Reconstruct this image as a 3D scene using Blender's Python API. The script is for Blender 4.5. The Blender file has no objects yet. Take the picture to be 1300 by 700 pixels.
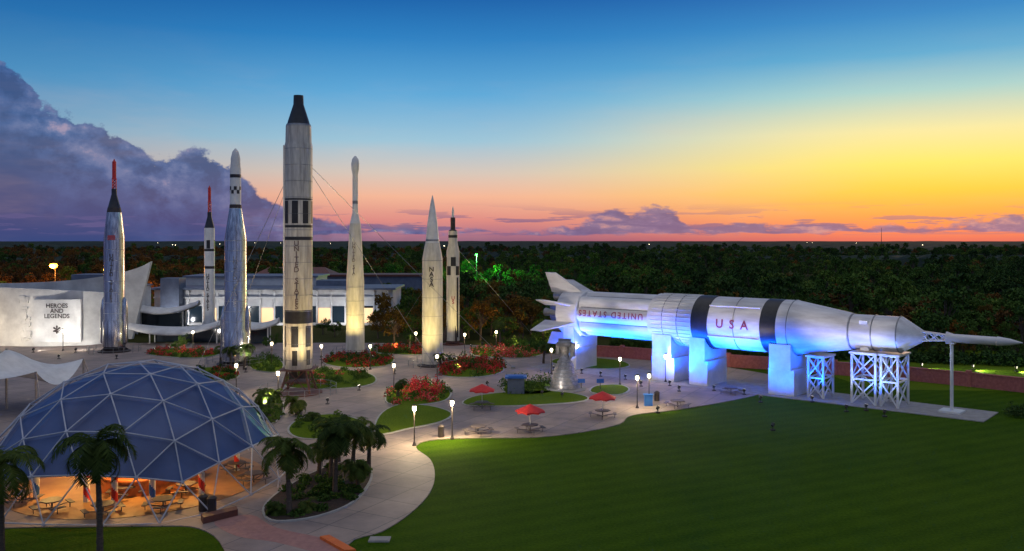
import bpy, bmesh, math, random
from mathutils import Vector, Matrix, noise
random.seed(7)
R=random.random
def U(a,b): return a+(b-a)*R()
scene=bpy.context.scene
COL=scene.collection
scene.view_settings.view_transform='Standard'
scene.view_settings.look='None'
scene.view_settings.exposure=0
def srgb(r,g,b,a=1):
    f=lambda c:(c/255/12.92) if c/255<=.04045 else ((c/255+.055)/1.055)**2.4
    return (f(r),f(g),f(b),a)
# ---- ground position (metres) from image pixels: camera 18.6 m high; each feature located from its
# image coordinates, projected back to where its foot stands on the ground plane
HC=18.6; FP=1100.
def G(u,v):
    d=v-305.
    return ((u-650)*HC/d, HC*FP/d)
# ================= materials
def new_mat(name):
    m=bpy.data.materials.new(name); m.use_nodes=True
    nt=m.node_tree; b=nt.nodes['Principled BSDF']
    return m,nt,b
def pm(name,c1,c2=None,scale=1.,rough=.6,metal=0.,bump=0.,emis=None,es=0.,detail=6,coord='Object',bscale=None,stretch=None,spec=None,lo=.35,hi=.65):
    m,nt,b=new_mat(name); N=nt.nodes; L=nt.links
    b.inputs['Roughness'].default_value=rough; b.inputs['Metallic'].default_value=metal
    c1=tuple(c1[:3])+(1,)
    b.inputs['Base Color'].default_value=c1
    if spec is not None: b.inputs['Specular IOR Level'].default_value=spec
    tc=N.new('ShaderNodeTexCoord'); src=tc.outputs[coord]
    if stretch:
        mp=N.new('ShaderNodeMapping'); mp.inputs['Scale'].default_value=stretch
        L.new(src,mp.inputs[0]); src=mp.outputs[0]
    if c2:
        c2=tuple(c2[:3])+(1,)
        n=N.new('ShaderNodeTexNoise'); n.inputs['Scale'].default_value=scale; n.inputs['Detail'].default_value=detail
        n.inputs['Roughness'].default_value=.62
        L.new(src,n.inputs['Vector'])
        r=N.new('ShaderNodeValToRGB'); r.color_ramp.elements[0].position=lo; r.color_ramp.elements[1].position=hi
        r.color_ramp.elements[0].color=c1; r.color_ramp.elements[1].color=c2
        L.new(n.outputs['Fac'],r.inputs[0]); L.new(r.outputs[0],b.inputs['Base Color'])
    if bump:
        n2=N.new('ShaderNodeTexNoise'); n2.inputs['Scale'].default_value=bscale or scale*4; n2.inputs['Detail'].default_value=4
        L.new(src,n2.inputs['Vector'])
        bp=N.new('ShaderNodeBump'); bp.inputs['Strength'].default_value=bump; bp.inputs['Distance'].default_value=.1
        L.new(n2.outputs['Fac'],bp.inputs['Height']); L.new(bp.outputs[0],b.inputs['Normal'])
    if emis:
        b.inputs['Emission Color'].default_value=tuple(emis[:3])+(1,); b.inputs['Emission Strength'].default_value=es
    return m
def leaf_mat(name,ca,cb,cc=None,trans=True,patchy=False):
    m,nt,b=new_mat(name); N=nt.nodes; L=nt.links
    oi=N.new('ShaderNodeObjectInfo'); ge=N.new('ShaderNodeNewGeometry')
    add=N.new('ShaderNodeMath'); add.operation='MULTIPLY_ADD'; add.inputs[1].default_value=.5
    L.new(ge.outputs['Random Per Island'],add.inputs[0])
    mu=N.new('ShaderNodeMath'); mu.operation='MULTIPLY'; mu.inputs[1].default_value=.5
    L.new(oi.outputs['Random'],mu.inputs[0]); L.new(mu.outputs[0],add.inputs[2])
    r=N.new('ShaderNodeValToRGB'); e=r.color_ramp.elements
    e[0].position=.1; e[0].color=tuple(ca)+(1,); e[1].position=.8; e[1].color=tuple(cb)+(1,)
    if cc:
        x=e.new(.95); x.color=tuple(cc)+(1,)
    L.new(add.outputs[0],r.inputs[0]); out=r.outputs[0]
    if patchy:   # species patches across the woodland
        n=N.new('ShaderNodeTexNoise'); n.inputs['Scale'].default_value=.016; n.inputs['Detail'].default_value=4
        L.new(ge.outputs['Position'],n.inputs['Vector'])
        q=N.new('ShaderNodeValToRGB'); q.color_ramp.elements[0].position=.38; q.color_ramp.elements[1].position=.62
        q.color_ramp.elements[0].color=(.55,.7,.8,1); q.color_ramp.elements[1].color=(1.7,1.75,1.2,1)
        L.new(n.outputs['Fac'],q.inputs[0])
        mx=N.new('ShaderNodeMix'); mx.data_type='RGBA'; mx.blend_type='MULTIPLY'; mx.inputs[0].default_value=1
        L.new(out,mx.inputs[6]); L.new(q.outputs[0],mx.inputs[7]); out=mx.outputs[2]
    L.new(out,b.inputs['Base Color'])
    b.inputs['Roughness'].default_value=.75; b.inputs['Specular IOR Level'].default_value=.15
    if trans:
        tr=N.new('ShaderNodeBsdfTranslucent'); L.new(out,tr.inputs[0])
        mx=N.new('ShaderNodeMixShader'); mx.inputs[0].default_value=.3
        L.new(b.outputs[0],mx.inputs[1]); L.new(tr.outputs[0],mx.inputs[2])
        L.new(mx.outputs[0],N['Material Output'].inputs[0])
    return m
M={}
M['white']=pm('white_paint',(.74,.73,.7),(.6,.59,.56),.8,.45)
M['offwhite']=pm('weathered_white_paint',(.66,.62,.54),(.46,.43,.36),1.2,.5,stretch=(2,2,.35))
M['tan']=pm('aluminium_skin_weathered',(.6,.56,.48),(.34,.31,.27),1.1,.42,.25,stretch=(2.5,2.5,.3))
M['chrome']=pm('polished_steel_skin',(.58,.59,.63),(.2,.21,.26),1.5,.22,.93,bump=.25,bscale=1.5,stretch=(3.2,3.2,.22))  # light and dark vertical streaks put reflections into the metal colour
M['black']=pm('black_paint',(.012,.012,.015),(.022,.022,.026),2,.4)
M['dark']=pm('dark_steel',(.04,.035,.035),(.07,.05,.045),2,.55,.4)
M['rust']=pm('red_oxide_steel',(.16,.05,.03),(.09,.035,.025),2,.6)
M['red']=pm('red_paint',(.65,.03,.02),(.5,.02,.02),2,.4)
M['redtxt']=pm('red_lettering',(.3,.05,.07),rough=.5)
M['graytxt']=pm('faded_lettering',(.14,.1,.09),rough=.5)
M['gray']=pm('grey_metal',(.3,.3,.31),(.2,.2,.21),2,.4,.6)
M['framegray']=pm('dome_tube_paint',(.5,.5,.55),(.36,.37,.42),1,.5)
M['concrete']=pm('concrete',(.36,.33,.3),(.26,.24,.22),1.2,.85,bump=.2)
M['kerb']=pm('kerb_concrete',(.42,.4,.36),(.33,.31,.28),2,.85)
M['bark']=pm('bark',(.12,.085,.06),(.06,.045,.035),4,.9,bump=.6,stretch=(1,1,3))
M['mulch']=pm('mulch',(.06,.032,.018),(.025,.016,.01),3,.95,bump=.8)
M['brick']=pm('brick_wall',(.5,.16,.13),(.36,.1,.09),3,.85,bump=.2)
M['umb']=pm('red_canvas',(.7,.03,.02),(.55,.02,.02),4,.7)
M['wood']=pm('table_timber',(.13,.1,.09),(.08,.06,.06),3,.6)
M['blue']=pm('blue_paint',(.03,.16,.5),(.02,.1,.4),2,.45)
M['orange']=pm('orange_counter',(.6,.2,.04),(.45,.13,.03),2,.5)
M['glass']=pm('dark_window_glass',(.02,.035,.05),rough=.08,spec=.8)
M['litglass']=pm('lit_window',(.3,.3,.25),emis=srgb(255,205,140),es=1.2)
M['lamp']=pm('lamp_globe_glow',(.9,.9,.8),emis=srgb(255,236,190),es=9)
M['lens']=pm('flood_lens_glow',(.9,.9,.8),emis=srgb(255,240,210),es=2)
M['sodium']=pm('sodium_lamp_glow',(.9,.6,.3),emis=srgb(255,140,30),es=40)
M['roofblue']=pm('blue_grey_roof',(.14,.17,.23),(.09,.11,.16),.5,.6)
M['bldg']=pm('white_stucco',(.7,.69,.66),(.46,.45,.44),.3,.7,bump=.1,bscale=3)
M['stainless']=pm('nozzle_metal',(.4,.38,.36),(.22,.2,.2),3,.4,.7,bump=.2)
M['leafdark']=leaf_mat('forest_leaves',(.014,.038,.01),(.06,.1,.018),(.12,.12,.02),False,True)
M['leafbrown']=leaf_mat('orange_lit_brown_leaves',(.04,.022,.008),(.15,.06,.014),(.22,.08,.014),False,True)  # red-brown also puts orange lamplight into the left woods' colour
M['leafgreen']=leaf_mat('garden_leaves',(.025,.06,.01),(.09,.16,.025),(.14,.18,.03))
M['leaforange']=leaf_mat('orange_brown_leaves',(.07,.05,.01),(.18,.1,.015),(.26,.09,.015))  # orange-brown leaf tones
M['flower']=leaf_mat('pink_red_flowers',(.45,.02,.02),(.75,.07,.08),(.8,.35,.3))
M['palm']=leaf_mat('palm_frond',(.025,.05,.01),(.09,.13,.02),(.16,.16,.03))
M['orangekerb']=pm('orange_painted_kerb',(.75,.16,.02),(.6,.12,.02),2,.5)
M['pinkpave']=pm('pink_brick_paving',(.4,.2,.17),(.3,.15,.13),2.5,.8,bump=.2)
def fabric():
    m,nt,b=new_mat('blue_shade_fabric'); N=nt.nodes;L=nt.links
    n=N.new('ShaderNodeTexNoise'); n.inputs['Scale'].default_value=.35; n.inputs['Detail'].default_value=6
    tc=N.new('ShaderNodeTexCoord'); L.new(tc.outputs['Object'],n.inputs[0])
    r=N.new('ShaderNodeValToRGB'); r.color_ramp.elements[0].color=(.016,.05,.17,1); r.color_ramp.elements[1].color=(.05,.11,.3,1)
    r.color_ramp.elements[0].position=.3; r.color_ramp.elements[1].position=.7
    L.new(n.outputs[0],r.inputs[0]); L.new(r.outputs[0],b.inputs['Base Color'])
    b.inputs['Roughness'].default_value=.4
    tr=N.new('ShaderNodeBsdfTranslucent'); tr.inputs[0].default_value=(.03,.05,.13,1)
    mx=N.new('ShaderNodeMixShader'); mx.inputs[0].default_value=.16
    L.new(b.outputs[0],mx.inputs[1]); L.new(tr.outputs[0],mx.inputs[2]); L.new(mx.outputs[0],N['Material Output'].inputs[0])
    return m
M['fabric']=fabric()
def grass(name,ca,cb,stripes=True,sc=1.):
    m,nt,b=new_mat(name); N=nt.nodes;L=nt.links
    tc=N.new('ShaderNodeTexCoord')
    n=N.new('ShaderNodeTexNoise'); n.inputs['Scale'].default_value=.12*sc; n.inputs['Detail'].default_value=9; n.inputs['Roughness'].default_value=.75
    L.new(tc.outputs['Object'],n.inputs[0])
    n2=N.new('ShaderNodeTexNoise'); n2.inputs['Scale'].default_value=5; n2.inputs['Detail'].default_value=4
    L.new(tc.outputs['Object'],n2.inputs[0])
    a=N.new('ShaderNodeMath'); a.operation='MULTIPLY_ADD'; a.inputs[1].default_value=.5
    L.new(n2.outputs[0],a.inputs[0]); 
    h=N.new('ShaderNodeMath'); h.operation='MULTIPLY'; h.inputs[1].default_value=.5
    L.new(n.outputs[0],h.inputs[0]); L.new(h.outputs[0],a.inputs[2]); out=a.outputs[0]
    if stripes:
        mp=N.new('ShaderNodeMapping'); mp.inputs['Rotation'].default_value=(0,0,math.radians(63)); L.new(tc.outputs['Object'],mp.inputs[0])
        w=N.new('ShaderNodeTexWave'); w.inputs['Scale'].default_value=.16; w.inputs['Distortion'].default_value=1.2; w.inputs['Detail'].default_value=1
        w.inputs['Detail Scale'].default_value=.3
        L.new(mp.outputs[0],w.inputs[0])
        k=N.new('ShaderNodeMath'); k.operation='MULTIPLY_ADD'; k.inputs[1].default_value=.08
        L.new(w.outputs['Fac'],k.inputs[0]); L.new(out,k.inputs[2]); out=k.outputs[0]
    r=N.new('ShaderNodeValToRGB'); r.color_ramp.elements[0].position=.38; r.color_ramp.elements[1].position=.72
    r.color_ramp.elements[0].color=ca+(1,); r.color_ramp.elements[1].color=cb+(1,)
    L.new(out,r.inputs[0]); L.new(r.outputs[0],b.inputs['Base Color'])
    b.inputs['Roughness'].default_value=.9; b.inputs['Specular IOR Level'].default_value=.03
    bp=N.new('ShaderNodeBump'); bp.inputs['Strength'].default_value=1.; bp.inputs['Distance'].default_value=.12
    n3=N.new('ShaderNodeTexNoise'); n3.inputs['Scale'].default_value=6; n3.inputs['Detail'].default_value=6
    L.new(tc.outputs['Object'],n3.inputs[0]); L.new(n3.outputs[0],bp.inputs['Height']); L.new(bp.outputs[0],b.inputs['Normal'])
    return m
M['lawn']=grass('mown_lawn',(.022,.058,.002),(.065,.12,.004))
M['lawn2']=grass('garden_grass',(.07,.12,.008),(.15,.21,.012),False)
M['scrub']=grass('scrub_ground',(.03,.035,.01),(.07,.075,.02),False,.3)
def paving():
    m,nt,b=new_mat('plaza_paving'); N=nt.nodes;L=nt.links
    tc=N.new('ShaderNodeTexCoord')
    br=N.new('ShaderNodeTexBrick'); br.inputs['Scale'].default_value=.32; br.offset=0
    br.inputs['Brick Width'].default_value=1; br.inputs['Row Height'].default_value=1; br.inputs['Mortar Size'].default_value=.012
    br.inputs['Color1'].default_value=(.35,.29,.26,1); br.inputs['Color2'].default_value=(.27,.23,.22,1); br.inputs['Mortar'].default_value=(.13,.12,.12,1)
    mp=N.new('ShaderNodeMapping'); mp.inputs['Rotation'].default_value=(0,0,.5); L.new(tc.outputs['Object'],mp.inputs[0]); L.new(mp.outputs[0],br.inputs[0])
    n=N.new('ShaderNodeTexNoise'); n.inputs['Scale'].default_value=.25; n.inputs['Detail'].default_value=9; n.inputs['Roughness'].default_value=.7; L.new(tc.outputs['Object'],n.inputs[0])
    r=N.new('ShaderNodeValToRGB'); r.color_ramp.elements[0].position=.3; r.color_ramp.elements[1].position=.7
    r.color_ramp.elements[0].color=(.6,.57,.57,1); r.color_ramp.elements[1].color=(1.2,1.08,.98,1)
    L.new(n.outputs[0],r.inputs[0])
    mx=N.new('ShaderNodeMix'); mx.data_type='RGBA'; mx.blend_type='MULTIPLY'; mx.inputs[0].default_value=1
    L.new(br.outputs[0],mx.inputs[6]); L.new(r.outputs[0],mx.inputs[7]); L.new(mx.outputs[2],b.inputs['Base Color'])
    b.inputs['Roughness'].default_value=.7
    return m
M['paving']=paving()
# ================= geometry helpers
def empty(name,loc=(0,0,0),rotz=0):
    o=bpy.data.objects.new(name,None); o.location=loc; o.rotation_euler=(0,0,rotz); COL.objects.link(o); return o
def mobj(name,vs,fs,mats,parent=None,smooth=False,loc=None,rot=None,mi=None):
    me=bpy.data.meshes.new(name); me.from_pydata([tuple(v) for v in vs],[],fs)
    if not isinstance(mats,(list,tuple)): mats=[mats]
    for m in mats: me.materials.append(m)
    if mi is not None: me.polygons.foreach_set('material_index',mi)
    if smooth: me.polygons.foreach_set('use_smooth',[True]*len(me.polygons))
    me.update()
    o=bpy.data.objects.new(name,me); COL.objects.link(o)
    if parent: o.parent=parent
    if loc: o.location=loc
    if rot: o.rotation_euler=rot
    return o
class MB:
    def __init__(s): s.v=[];s.f=[];s.m=[]
    def add(s,v,f,m=0):
        n=len(s.v); s.v+= [tuple(x) for x in v]; s.f+=[[i+n for i in q] for q in f]; s.m+=[m]*len(f)
    def box(s,c,d,rz=0,m=0):
        ca,sa=math.cos(rz),math.sin(rz); vs=[]
        for z in(-.5,.5):
            for x,y in((-.5,-.5),(.5,-.5),(.5,.5),(-.5,.5)):
                X,Y=x*d[0],y*d[1]; vs.append((c[0]+X*ca-Y*sa,c[1]+X*sa+Y*ca,c[2]+z*d[2]))
        s.add(vs,[(3,2,1,0),(4,5,6,7),(0,1,5,4),(1,2,6,5),(2,3,7,6),(3,0,4,7)],m)
    def tube(s,a,b,r,r2=None,seg=6,m=0):
        a=Vector(a);b=Vector(b); r2=r if r2 is None else r2
        d=(b-a); 
        if d.length<1e-6: return
        d.normalize(); up=Vector((0,0,1)) if abs(d.z)<.9 else Vector((1,0,0))
        x=d.cross(up).normalized(); y=d.cross(x)
        vs=[];
        for p,rr in((a,r),(b,r2)):
            for i in range(seg):
                t=2*math.pi*i/seg; vs.append(p+x*math.cos(t)*rr+y*math.sin(t)*rr)
        fs=[(i,(i+1)%seg,seg+(i+1)%seg,seg+i) for i in range(seg)]
        fs+=[tuple(range(seg-1,-1,-1)),tuple(range(seg,2*seg))]
        s.add(vs,fs,m)
    def lathe(s,prof,seg=32,c=(0,0,0),m=0,axis='Z',rf=None,caps=True):
        vs=[]
        for r,z in prof:
            for i in range(seg):
                t=2*math.pi*i/seg; rr=r if rf is None else rf(r,z,t)
                if axis=='Z': vs.append((c[0]+rr*math.cos(t),c[1]+rr*math.sin(t),c[2]+z))
                else: vs.append((c[0]+z,c[1]+rr*math.cos(t),c[2]+rr*math.sin(t)))
        fs=[]
        for k in range(len(prof)-1):
            for i in range(seg):
                j=(i+1)%seg; q=(k*seg+i,k*seg+j,(k+1)*seg+j,(k+1)*seg+i)
                fs.append(q)
        if caps:
            fs.append(tuple(range(seg-1,-1,-1))); n=(len(prof)-1)*seg; fs.append(tuple(range(n,n+seg)))
        s.add(vs,fs,m)
    def obj(s,name,mats,parent=None,smooth=False,loc=None,rot=None):
        return mobj(name,s.v,s.f,mats,parent,smooth,loc,rot,s.m)
def autosmooth(o,ang=40):
    me=o.data; bm=bmesh.new(); bm.from_mesh(me)
    for e in bm.edges:
        if len(e.link_faces)==2 and e.calc_face_angle(0)>math.radians(ang): e.smooth=False
        elif len(e.link_faces)!=2: e.smooth=False
    for f in bm.faces: f.smooth=True
    bm.to_mesh(me); bm.free()
def lathe(name,prof,mat,parent,seg=40,**k):
    b=MB(); b.lathe(prof,seg,**k); o=b.obj(name,mat,parent); autosmooth(o,28); return o
def smooth_poly(p,n=5):
    out=[];L=len(p)
    for i in range(L):
        a,b,c,d=[Vector(p[(i+k-1)%L]) for k in range(4)]
        for j in range(n):
            t=j/n; out.append(tuple(.5*((2*b)+(c-a)*t+(2*a-5*b+4*c-d)*t*t+(3*b-a-3*c+d)*t**3)))
    return out
def prism(name,poly,z0,z1,mat,parent=None):
    n=len(poly)
    A=sum(poly[i][0]*poly[(i+1)%n][1]-poly[(i+1)%n][0]*poly[i][1] for i in range(n))
    if A<0: poly=poly[::-1]
    vs=[(x,y,z0) for x,y in poly]+[(x,y,z1) for x,y in poly]
    fs=[tuple(range(n,2*n))]+[(i,(i+1)%n,n+(i+1)%n,n+i) for i in range(n)]
    return mobj(name,vs,fs,mat,parent)
def inpoly(p,poly):
    x,y=p;c=False;n=len(poly)
    for i in range(n):
        x1,y1=poly[i];x2,y2=poly[i-1]
        if (y1>y)!=(y2>y) and x<(x2-x1)*(y-y1)/(y2-y1)+x1: c=not c
    return c
def leafquad(b,c,s,m=0,up=.0):
    n=Vector((R()-.5,R()-.5,R()-.5+up)).normalized(); x=n.orthogonal().normalized(); y=n.cross(x)
    a=R()*6.28; x,y=x*math.cos(a)+y*math.sin(a),y*math.cos(a)-x*math.sin(a)
    c=Vector(c); l=s*U(.6,1.3); w=l*.55
    b.add([c-x*l,c-y*w,c+x*l,c+y*w],[(0,1,2,3)],m)
def textmesh(name,body,size,mat,mapper,parent=None,spacing=1.,line=1.):
    cu=bpy.data.curves.new('t','FONT'); cu.body=body; cu.size=size; cu.align_x='CENTER'; cu.align_y='CENTER'
    cu.space_line=line; cu.space_character=spacing; cu.offset=.02*size
    cu.resolution_u=3
    o=bpy.data.objects.new('t',cu); COL.objects.link(o)
    dg=bpy.context.evaluated_depsgraph_get(); me=bpy.data.meshes.new_from_object(o.evaluated_get(dg))
    bpy.data.objects.remove(o)
    bm=bmesh.new(); bm.from_mesh(me); 
    bmesh.ops.triangulate(bm,faces=bm.faces[:])
    for v in bm.verts: v.co=Vector(mapper(v.co.x,v.co.y))
    bm.to_mesh(me); bm.free(); me.materials.clear(); me.materials.append(mat)
    r=bpy.data.objects.new(name,me); COL.objects.link(r)
    if parent: r.parent=parent
    return r
def light(kind,loc,power,color,parent=None,radius=.15,target=None,angle=60,blend=.6,name='light'):
    ld=bpy.data.lights.new(name,kind); ld.energy=power; ld.color=color[:3]; ld.shadow_soft_size=radius
    o=bpy.data.objects.new(name,ld); COL.objects.link(o); o.location=loc
    if kind=='SPOT': ld.spot_size=math.radians(angle); ld.spot_blend=blend
    if target is not None:
        o.rotation_euler=(Vector(target)-Vector(loc)).to_track_quat('-Z','Y').to_euler()
    if parent: o.parent=parent
    return o
WARM=(1,.7,.34); YEL=(1,.76,.26); WHT=(1,.93,.84); COOL=(.85,.9,1); BLUE=(.0,.1,1)
def flood(loc,target,power,color,angle=60,rad=.25):
    p=empty('flood_light',(loc[0],loc[1],0))
    d=(Vector(target)-Vector((loc[0],loc[1],.6))).normalized()
    b=MB(); b.box((0,0,.08),(.4,.4,.16)); b.tube((0,0,.1),(0,0,.42),.05)
    c=Vector((0,0,.6)); b.tube(c-d*.2,c+d*.1,.13,.2,10,0)
    b.obj('housing',[M['dark']],p)
    b=MB(); b.tube(c+d*.105,c+d*.12,.18,.18,10); b.obj('lens',[M['lens']],p)
    q=c+d*.3
    light('SPOT',q,power,color,p,rad*.7,target=q+d*10,angle=angle,blend=.7,name='beam')
    return p
def lamp_post(x,y,h=3.5,power=420,color=(1,.8,.46)):
    p=empty('street_lamp',(x,y,0))
    b=MB(); b.lathe([(.2,0),(.2,.12),(.12,.3),(.06,.45),(.05,h-.45),(.11,h-.42),(.13,h-.35)],10)
    b.lathe([(.24,h+.16),(.2,h+.22),(.04,h+.3)],12)
    for a in range(4):
        t=a*math.pi/2+.4; b.tube((.14*math.cos(t),.14*math.sin(t),h-.36),(.2*math.cos(t),.2*math.sin(t),h+.17),.012)
    b.obj('post',[M['dark']],p)
    b=MB(); b.lathe([(.05,h-.34),(.15,h-.25),(.19,h-.08),(.17,h+.08),(.05,h+.15)],12); o=b.obj('globe',[M['lamp']],p,True)
    # the lamp's light leaves the lantern towards the camera path and lawn side, just clear of the globe
    light('POINT',(0,-.34,h-.2),power,color,p,.08,name='bulb')
    return p
# ================= world / sky
w=bpy.data.worlds.new('sky'); scene.world=w; w.use_nodes=True
nt=w.node_tree; N=nt.nodes; L=nt.links; bg=N['Background']
def mth(op,a,b=None,c=None,clamp=False):
    n=N.new('ShaderNodeMath'); n.operation=op; n.use_clamp=clamp
    for i,x in enumerate((a,b,c)):
        if x is None: continue
        if isinstance(x,(int,float)): n.inputs[i].default_value=x
        else: L.new(x,n.inputs[i])
    return n.outputs[0]
def sstep(x,a,b):
    n=N.new('ShaderNodeMapRange'); n.interpolation_type='SMOOTHSTEP'; n.inputs[1].default_value=a; n.inputs[2].default_value=b
    L.new(x,n.inputs[0]); return n.outputs[0]
def ramp(x,els,interp='LINEAR'):
    n=N.new('ShaderNodeValToRGB'); cr=n.color_ramp; cr.interpolation=interp
    cr.elements[0].position=els[0][0]; cr.elements[0].color=els[0][1]; cr.elements[1].position=els[-1][0]; cr.elements[1].color=els[-1][1]
    for p,c in els[1:-1]:
        e=cr.elements.new(p); e.color=c
    L.new(x,n.inputs[0]); return n.outputs[0]
def mix(f,a,b,mode='MIX'):
    n=N.new('ShaderNodeMix'); n.data_type='RGBA'; n.blend_type=mode
    for i,x in ((0,f),(6,a),(7,b)):
        if isinstance(x,(int,float,tuple)): n.inputs[i].default_value=x
        else: L.new(x,n.inputs[i])
    return n.outputs[2]
def noise2(x,y,scale,detail=7,rough=.58,z=0.):
    c=N.new('ShaderNodeCombineXYZ')
    for i,q in enumerate((x,y,z)):
        if isinstance(q,(int,float)): c.inputs[i].default_value=q
        else: L.new(q,c.inputs[i])
    n=N.new('ShaderNodeTexNoise'); n.inputs['Scale'].default_value=scale; n.inputs['Detail'].default_value=detail; n.inputs['Roughness'].default_value=rough
    L.new(c.outputs[0],n.inputs['Vector']); return n.outputs['Fac']
tc=N.new('ShaderNodeTexCoord'); sp=N.new('ShaderNodeSeparateXYZ'); L.new(tc.outputs['Generated'],sp.inputs[0])
X,Y,Z=sp.outputs
az=mth('ARCTAN2',X,Y); hyp=mth('SQRT',mth('ADD',mth('MULTIPLY',X,X),mth('MULTIPLY',Y,Y)))
el=mth('DIVIDE',Z,mth('MAXIMUM',hyp,.001)); f=mth('DIVIDE',el,.35,clamp=True)
S=srgb
mid=ramp(f,[(0,S(142,98,126)),(.02,S(172,112,134)),(.065,S(220,138,132)),(.143,S(243,182,152)),(.22,S(214,198,186)),(.325,S(156,196,216)),(.48,S(92,168,216)),(.66,S(40,128,194)),(.79,S(22,100,172)),(1,S(12,66,136))])
right=ramp(f,[(0,S(220,106,96)),(.03,S(246,132,92)),(.08,S(253,166,80)),(.15,S(255,206,74)),(.23,S(255,232,108)),(.33,S(244,232,164)),(.45,S(166,210,206)),(.56,S(86,170,210)),(.68,S(44,136,198)),(.79,S(22,104,178)),(1,S(12,68,142))])
back=ramp(f,[(0,S(96,92,128)),(.2,S(130,132,165)),(.6,S(120,140,180)),(1,S(110,135,180))])  # unseen sky behind the camera, raised to add light
frt=sstep(az,-.06,.44)
sky=mix(frt,mid,right)
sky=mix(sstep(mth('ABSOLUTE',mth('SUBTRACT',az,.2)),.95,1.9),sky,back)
leftdark=sstep(az,-.12,-.6)
leftdark=mth('MULTIPLY',leftdark,mth('GREATER_THAN',Y,0))
sky=mix(mth('MULTIPLY',leftdark,.36),sky,S(18,66,128))
A=mth('DIVIDE',mth('ADD',az,.65),1.3,clamp=True)
def a_(u): return (math.atan((u-650)/1100)+.65)/1.3
prof=[(-40,.19),(5,.178),(28,.162),(50,.134),(90,.124),(130,.122),(155,.112),(190,.09),(225,.096),(258,.106),(292,.08),(335,.056),(372,.03),(450,.018),(560,.010),(700,.014),(738,.022),(770,.035),(800,.037),(830,.04),(858,.034),(880,.012),(935,.022),(985,.018),(1060,.021),(1150,.016),(1240,.022)]
g=lambda v:(v/.25,v/.25,v/.25,1)
B=ramp(A,[(a_(u),g(v)) for u,v in prof])
B=mth('MULTIPLY',B,.25)
e2=mth('MULTIPLY',el,mth('MULTIPLY_ADD',sstep(az,-.15,.05),1.6,1.25))
n1=noise2(az,e2,20,9,.6)
n1b=noise2(mth('ADD',az,-.010),mth('ADD',e2,-.012),20,9,.6)
nb=noise2(az,mth('MULTIPLY',el,1.3),7,3,.5,3.3)
amp=mth('MULTIPLY_ADD',B,.48,.036)
h=mth('SUBTRACT',mth('ADD',B,mth('MULTIPLY',mth('SUBTRACT',n1,.5),amp)),el)
msk=sstep(h,0,.006)
nc=noise2(mth('MULTIPLY',az,2),mth('MULTIPLY',el,12),7,6,.6,7.7)
cutb=mth('MULTIPLY_ADD',nc,.02,-.004)
cut=mth('MAXIMUM',sstep(mth('SUBTRACT',el,cutb),0,.003),sstep(az,-.12,-.3))
msk=mth('MULTIPLY',msk,cut)
shade=mth('ADD',mth('MULTIPLY',mth('SUBTRACT',n1,n1b),3.6),mth('MULTIPLY_ADD',nb,.8,-.04),clamp=True)
shade=mth('MULTIPLY',shade,sstep(h,.13,.0))
ccL=ramp(shade,[(0,S(42,70,124)),(.35,S(62,90,146)),(.65,S(96,112,160)),(1,S(170,150,176))])
ccR=ramp(shade,[(0,S(96,92,138)),(.5,S(114,106,150)),(1,S(196,144,148))])
cc=mix(sstep(az,-.1,.1),ccL,ccR)
sky=mix(mth('MULTIPLY',msk,.9),sky,cc)
n3=noise2(mth('MULTIPLY',az,5),mth('MULTIPLY',el,60),1.9,6,.58,9.)
win=mth('MULTIPLY',sstep(el,.004,.010),sstep(el,.045,.014))
st=mth('MULTIPLY',mth('MULTIPLY',sstep(n3,.53,.57),win),.8)
sky=mix(st,sky,mix(frt,S(98,90,138),S(134,104,138)))
n4=noise2(mth('MULTIPLY',az,3),mth('MULTIPLY',el,14),1.5,5,.6,5.)
sky=mix(mth('MULTIPLY',mth('MULTIPLY',sstep(n4,.4,.8),sstep(el,.26,.05)),.16),sky,S(250,200,170))
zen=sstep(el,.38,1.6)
sky=mix(zen,sky,(.50,.51,.56,1))  # overhead sky out of frame raised above dusk level to light the scene
ns=N.new('ShaderNodeTexSky'); ns.sky_type='NISHITA'; ns.sun_disc=False; ns.sun_elevation=math.radians(2); ns.sun_rotation=math.radians(26)
sky=mix(.004,sky,ns.outputs[0],'ADD')
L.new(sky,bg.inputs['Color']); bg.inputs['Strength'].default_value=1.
sl=bpy.data.lights.new('sun','SUN'); sl.energy=.3; sl.angle=math.radians(6); sl.color=(1,.6,.35)
so=bpy.data.objects.new('sun',sl); COL.objects.link(so)
a=math.radians(26); e=math.radians(4)
so.rotation_euler=Vector((-math.sin(a)*math.cos(e),-math.cos(a)*math.cos(e),-math.sin(e))).to_track_quat('-Z','Y').to_euler()
# ================= ground
mobj('ground',[(-9000,-300,0),(9000,-300,0),(9000,9000,0),(-9000,9000,0)],[(0,1,2,3)],M['scrub'])
mobj('lawn',[(-90,15,.01),(150,15,.01),(150,125,.01),(-90,125,.01)],[(0,1,2,3)],M['lawn'])
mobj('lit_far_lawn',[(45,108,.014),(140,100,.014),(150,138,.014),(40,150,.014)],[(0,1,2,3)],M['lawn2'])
pl=[(300,790),(425,790),(440,695),(485,676),(522,652),(546,626),(552,603),(546,584),(528,569),(545,560),(600,557),(680,556),(742,549),(787,539),(803,528),(860,521),(930,509),(985,495),(1000,482),(930,468),(850,456),(760,447),(640,440),(560,438),(470,436),(330,436),(180,436),(0,440),(-180,452),(-300,520),(-250,610),(-120,667),(60,670),(190,669),(252,672),(285,700)]
plz=smooth_poly([G(*p) for p in pl],4)
prism('plaza',plz,0,.07,M['paving'])
prism('brick_crossing',smooth_poly([G(*p) for p in [(272,664),(318,655),(352,672),(430,690),(420,706),(350,690),(300,682)]],4),.03,.076,M['pinkpave'])
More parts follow.
